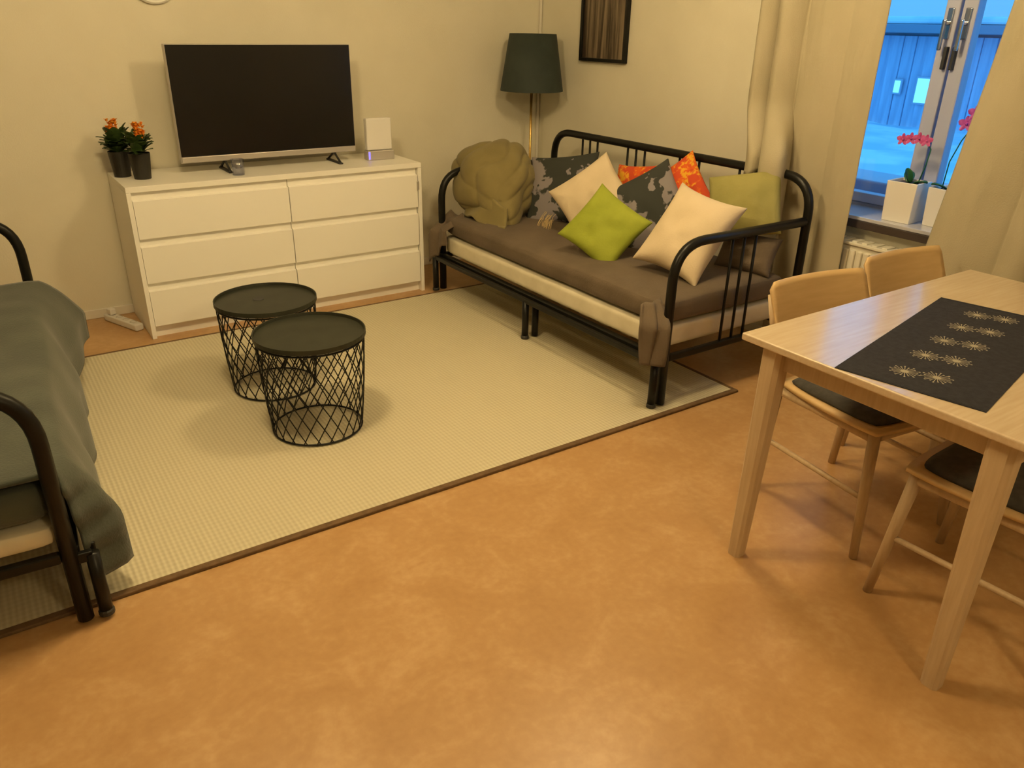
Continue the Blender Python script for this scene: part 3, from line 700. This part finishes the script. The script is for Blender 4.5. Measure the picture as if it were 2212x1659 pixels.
# ---------------------------------------------------------------- dining chairs
def make_chair(lab, x, y, rz, pads=True):
    """local: +y is the front of the seat"""
    t = thing('dining_chair', lab, 'chair', (x, y, 0), rz, 'light wood dining chairs round the table')
    # seat: shaped plywood
    bm = bmesh.new()
    def seat(u, v):
        a, b = u * 2 - 1, v * 2 - 1
        w_ = .225 - .018 * (b < 0) * (-b) ; xx = a * w_ * (1 - .05 * abs(b) ** 4); yy = b * .215 * (1 - .06 * abs(a) ** 4)
        return Vector((xx, yy, .442 - .012 * (1 - a * a) * (1 - b * b)))
    grid(bm, seat, 14, 14); o = obj('seat', bm, M_ply, t, True); solid(o, .014, -1)
    bm = bmesh.new(); grid(bm, lambda u, v: Vector(((u * 2 - 1) * .195 * (1 - .08 * abs(v * 2 - 1) ** 5), (v * 2 - 1) * .188 * (1 - .08 * abs(u * 2 - 1) ** 5), .450 + .020 * ((1 - (u * 2 - 1) ** 6) * (1 - (v * 2 - 1) ** 6)) ** .5)), 16, 16)
    o = obj('seat_pad', bm, M_pad, t, True); solid(o, .016, -1); o['label'] = 'thin charcoal seat pad'
    for s in (-1, 1):
        tubeo('leg', [(s * .186, .178, .428), (s * .200, .200, .21), (s * .212, .222, .0)], .019, M_birchleg, t, 12, .013)
        tubeo('leg', [(s * .200, -.242, .0), (s * .193, -.222, .22), (s * .190, -.205, .43), (s * .205, -.268, .62), (s * .212, -.292, .722)], .014, M_birchleg, t, 12, .013)
        tubeo('side_rail', [(s * .187, .17, .405), (s * .190, -.205, .405)], .017, M_birchleg, t, 10)
        tubeo('stretcher', [(s * .200, .200, .205), (s * .194, -.225, .205)], .009, M_birchleg, t, 8)
    tubeo('front_rail', [(-.186, .178, .405), (.186, .178, .405)], .015, M_birchleg, t, 10)
    # curved backrest with round corners
    bm = bmesh.new()
    def back(u, v):
        a = u * 2 - 1; b = v * 2 - 1; ww, hh, rc = .224, .084, .026
        px_, pz_ = a * ww, b * hh
        lim = max(0, abs(px_) - (ww - rc))
        hmax = hh - rc + math.sqrt(max(0, rc * rc - lim * lim)); pz_ = b * hmax
        return Vector((px_, -.292 + .030 * a * a - .028 * b, .682 + pz_))
    grid(bm, back, 24, 8); o = obj('backrest', bm, M_ply, t, True); solid(o, .010, 0)
    return t
make_chair('light wood dining chair behind the table, nearer the daybed', 1.700, -2.925, PI - math.radians(7))
make_chair('light wood dining chair behind the table, nearer the window', 2.262, -2.90, PI - math.radians(5))
make_chair('light wood dining chair on the near side, mostly hidden below the table corner', 1.575, -3.455, math.radians(2))

# ---------------------------------------------------------------- orchids on the sill
def pot_square(t, s, h):
    bm = bmesh.new(); b = s * .46
    def rg(r_, z): return [bm.verts.new((a * r_, c * r_, z)) for a, c in ((-1, -1), (1, -1), (1, 1), (-1, 1))]
    rs = [rg(b, 0), rg(s / 2, h), rg(s / 2 - .006, h), rg(s / 2 - .010, h - .02)]
    for A, B in zip(rs, rs[1:]):
        for k in range(4): bm.faces.new((A[k], A[(k + 1) % 4], B[(k + 1) % 4], B[k]))
    bm.faces.new(rs[0][::-1]); bm.faces.new(rs[-1]); bmesh.ops.bevel(bm, geom=bm.edges[:], offset=.002, segments=1, affect='EDGES')
    obj('planter', bm, M_potwhite, t); boxo('bark', (-s / 2 + .012, -s / 2 + .012, h - .0195), (s / 2 - .012, s / 2 - .012, h - .010), M_soil, t, .003)
def orch_flower(t, c, d, m, s, seed):
    rnd = random.Random(seed); d = Vector(d).normalized(); x = d.cross(Vector((0, 0, 1))).normalized(); z = x.cross(d); bm = bmesh.new(); c = Vector(c)
    for k in range(5):
        a = 2 * PI * k / 5 + PI / 2; e = x * math.cos(a) + z * math.sin(a); q = -x * math.sin(a) + z * math.cos(a); w_ = .42 if k in (1, 4) else .28
        pr = [(0.05, .06), (.35, w_), (.75, w_ * .9), (1.0, .1)]; vs = []
        for u, ww in pr: vs.append((bm.verts.new(c + (e * u - q * ww) * s + d * .12 * s * u), bm.verts.new(c + e * u * s + d * (.02 + .2 * u) * s), bm.verts.new(c + (e * u + q * ww) * s + d * .12 * s * u)))
        for A, B in zip(vs, vs[1:]): bm.faces.new((A[0], A[1], B[1], B[0])); bm.faces.new((A[1], A[2], B[2], B[1]))
    bmesh.ops.create_icosphere(bm, subdivisions=1, radius=s * .2, matrix=Matrix.Translation(c + d * s * .2))
    obj('flower', bm, m, t, True)
def leaf_big(t, base, d, l_, w_):
    bm = bmesh.new(); d = Vector(d).normalized(); s = d.cross(Vector((0, 0, 1))).normalized(); base = Vector(base); vs = []
    for i in range(8):
        u = i / 7; ww = w_ * math.sin(PI * min(1, .12 + u * .88)) ** .7; c = base + d * l_ * u + Vector((0, 0, -.35 * l_ * u * u)); vs.append((bm.verts.new(c - s * ww + Vector((0, 0, .006))), bm.verts.new(c), bm.verts.new(c + s * ww + Vector((0, 0, .006)))))
    for A, B in zip(vs, vs[1:]): bm.faces.new((A[0], A[1], B[1], B[0])); bm.faces.new((A[1], A[2], B[2], B[1]))
    o = obj('leaf', bm, M_orchleaf, t, True); solid(o, .003)
oa = thing('orchid', 'pink orchid in a square white planter on the window sill', 'orchid', (2.835, -2.262, .752), math.radians(4))
pot_square(oa, .136, .175)
leaf_big(oa, (0, 0, .165), (-.25, .10, 1), .10, .024); leaf_big(oa, (.01, .01, .165), (.5, .3, .6), .10, .022); leaf_big(oa, (.0, -.02, .165), (-.1, -.8, .5), .07, .02)
st = [(.0, -.035, .165), (.0, -.052, .25), (.0, -.058, .315), (0, -.03, .355), (0, .02, .362), (0, .065, .350)]
tubeo('stem', st, .0028, M_orchleaf, oa, 6)
for k, (yy, zz) in enumerate(((.065, .345), (.030, .352), (-.005, .356), (-.038, .350))): orch_flower(oa, (-.015, yy, zz), (-1, -.5, .1), M_pink, .026, k)
ob = thing('orchid', 'magenta orchid in a white planter half behind the right curtain', 'orchid', (2.885, -2.425, .752), math.radians(-6))
pot_square(ob, .130, .165)
tubeo('stem', [(0, .045, .155), (0, .040, .27), (0, .01, .36), (0, -.03, .43), (0, -.07, .47)], .0028, M_orchleaf, ob, 6)
leaf_big(ob, (0, .02, .155), (-.5, .5, .5), .08, .022); leaf_big(ob, (0, .0, .155), (-.3, -.7, .4), .10, .022)
for k, (yy, zz) in enumerate(((-.005, .43), (-.035, .475), (-.070, .50), (-.05, .42))): orch_flower(ob, (-.018, yy, zz), (-1, -.5, .15), M_magenta, .032, 10 + k)
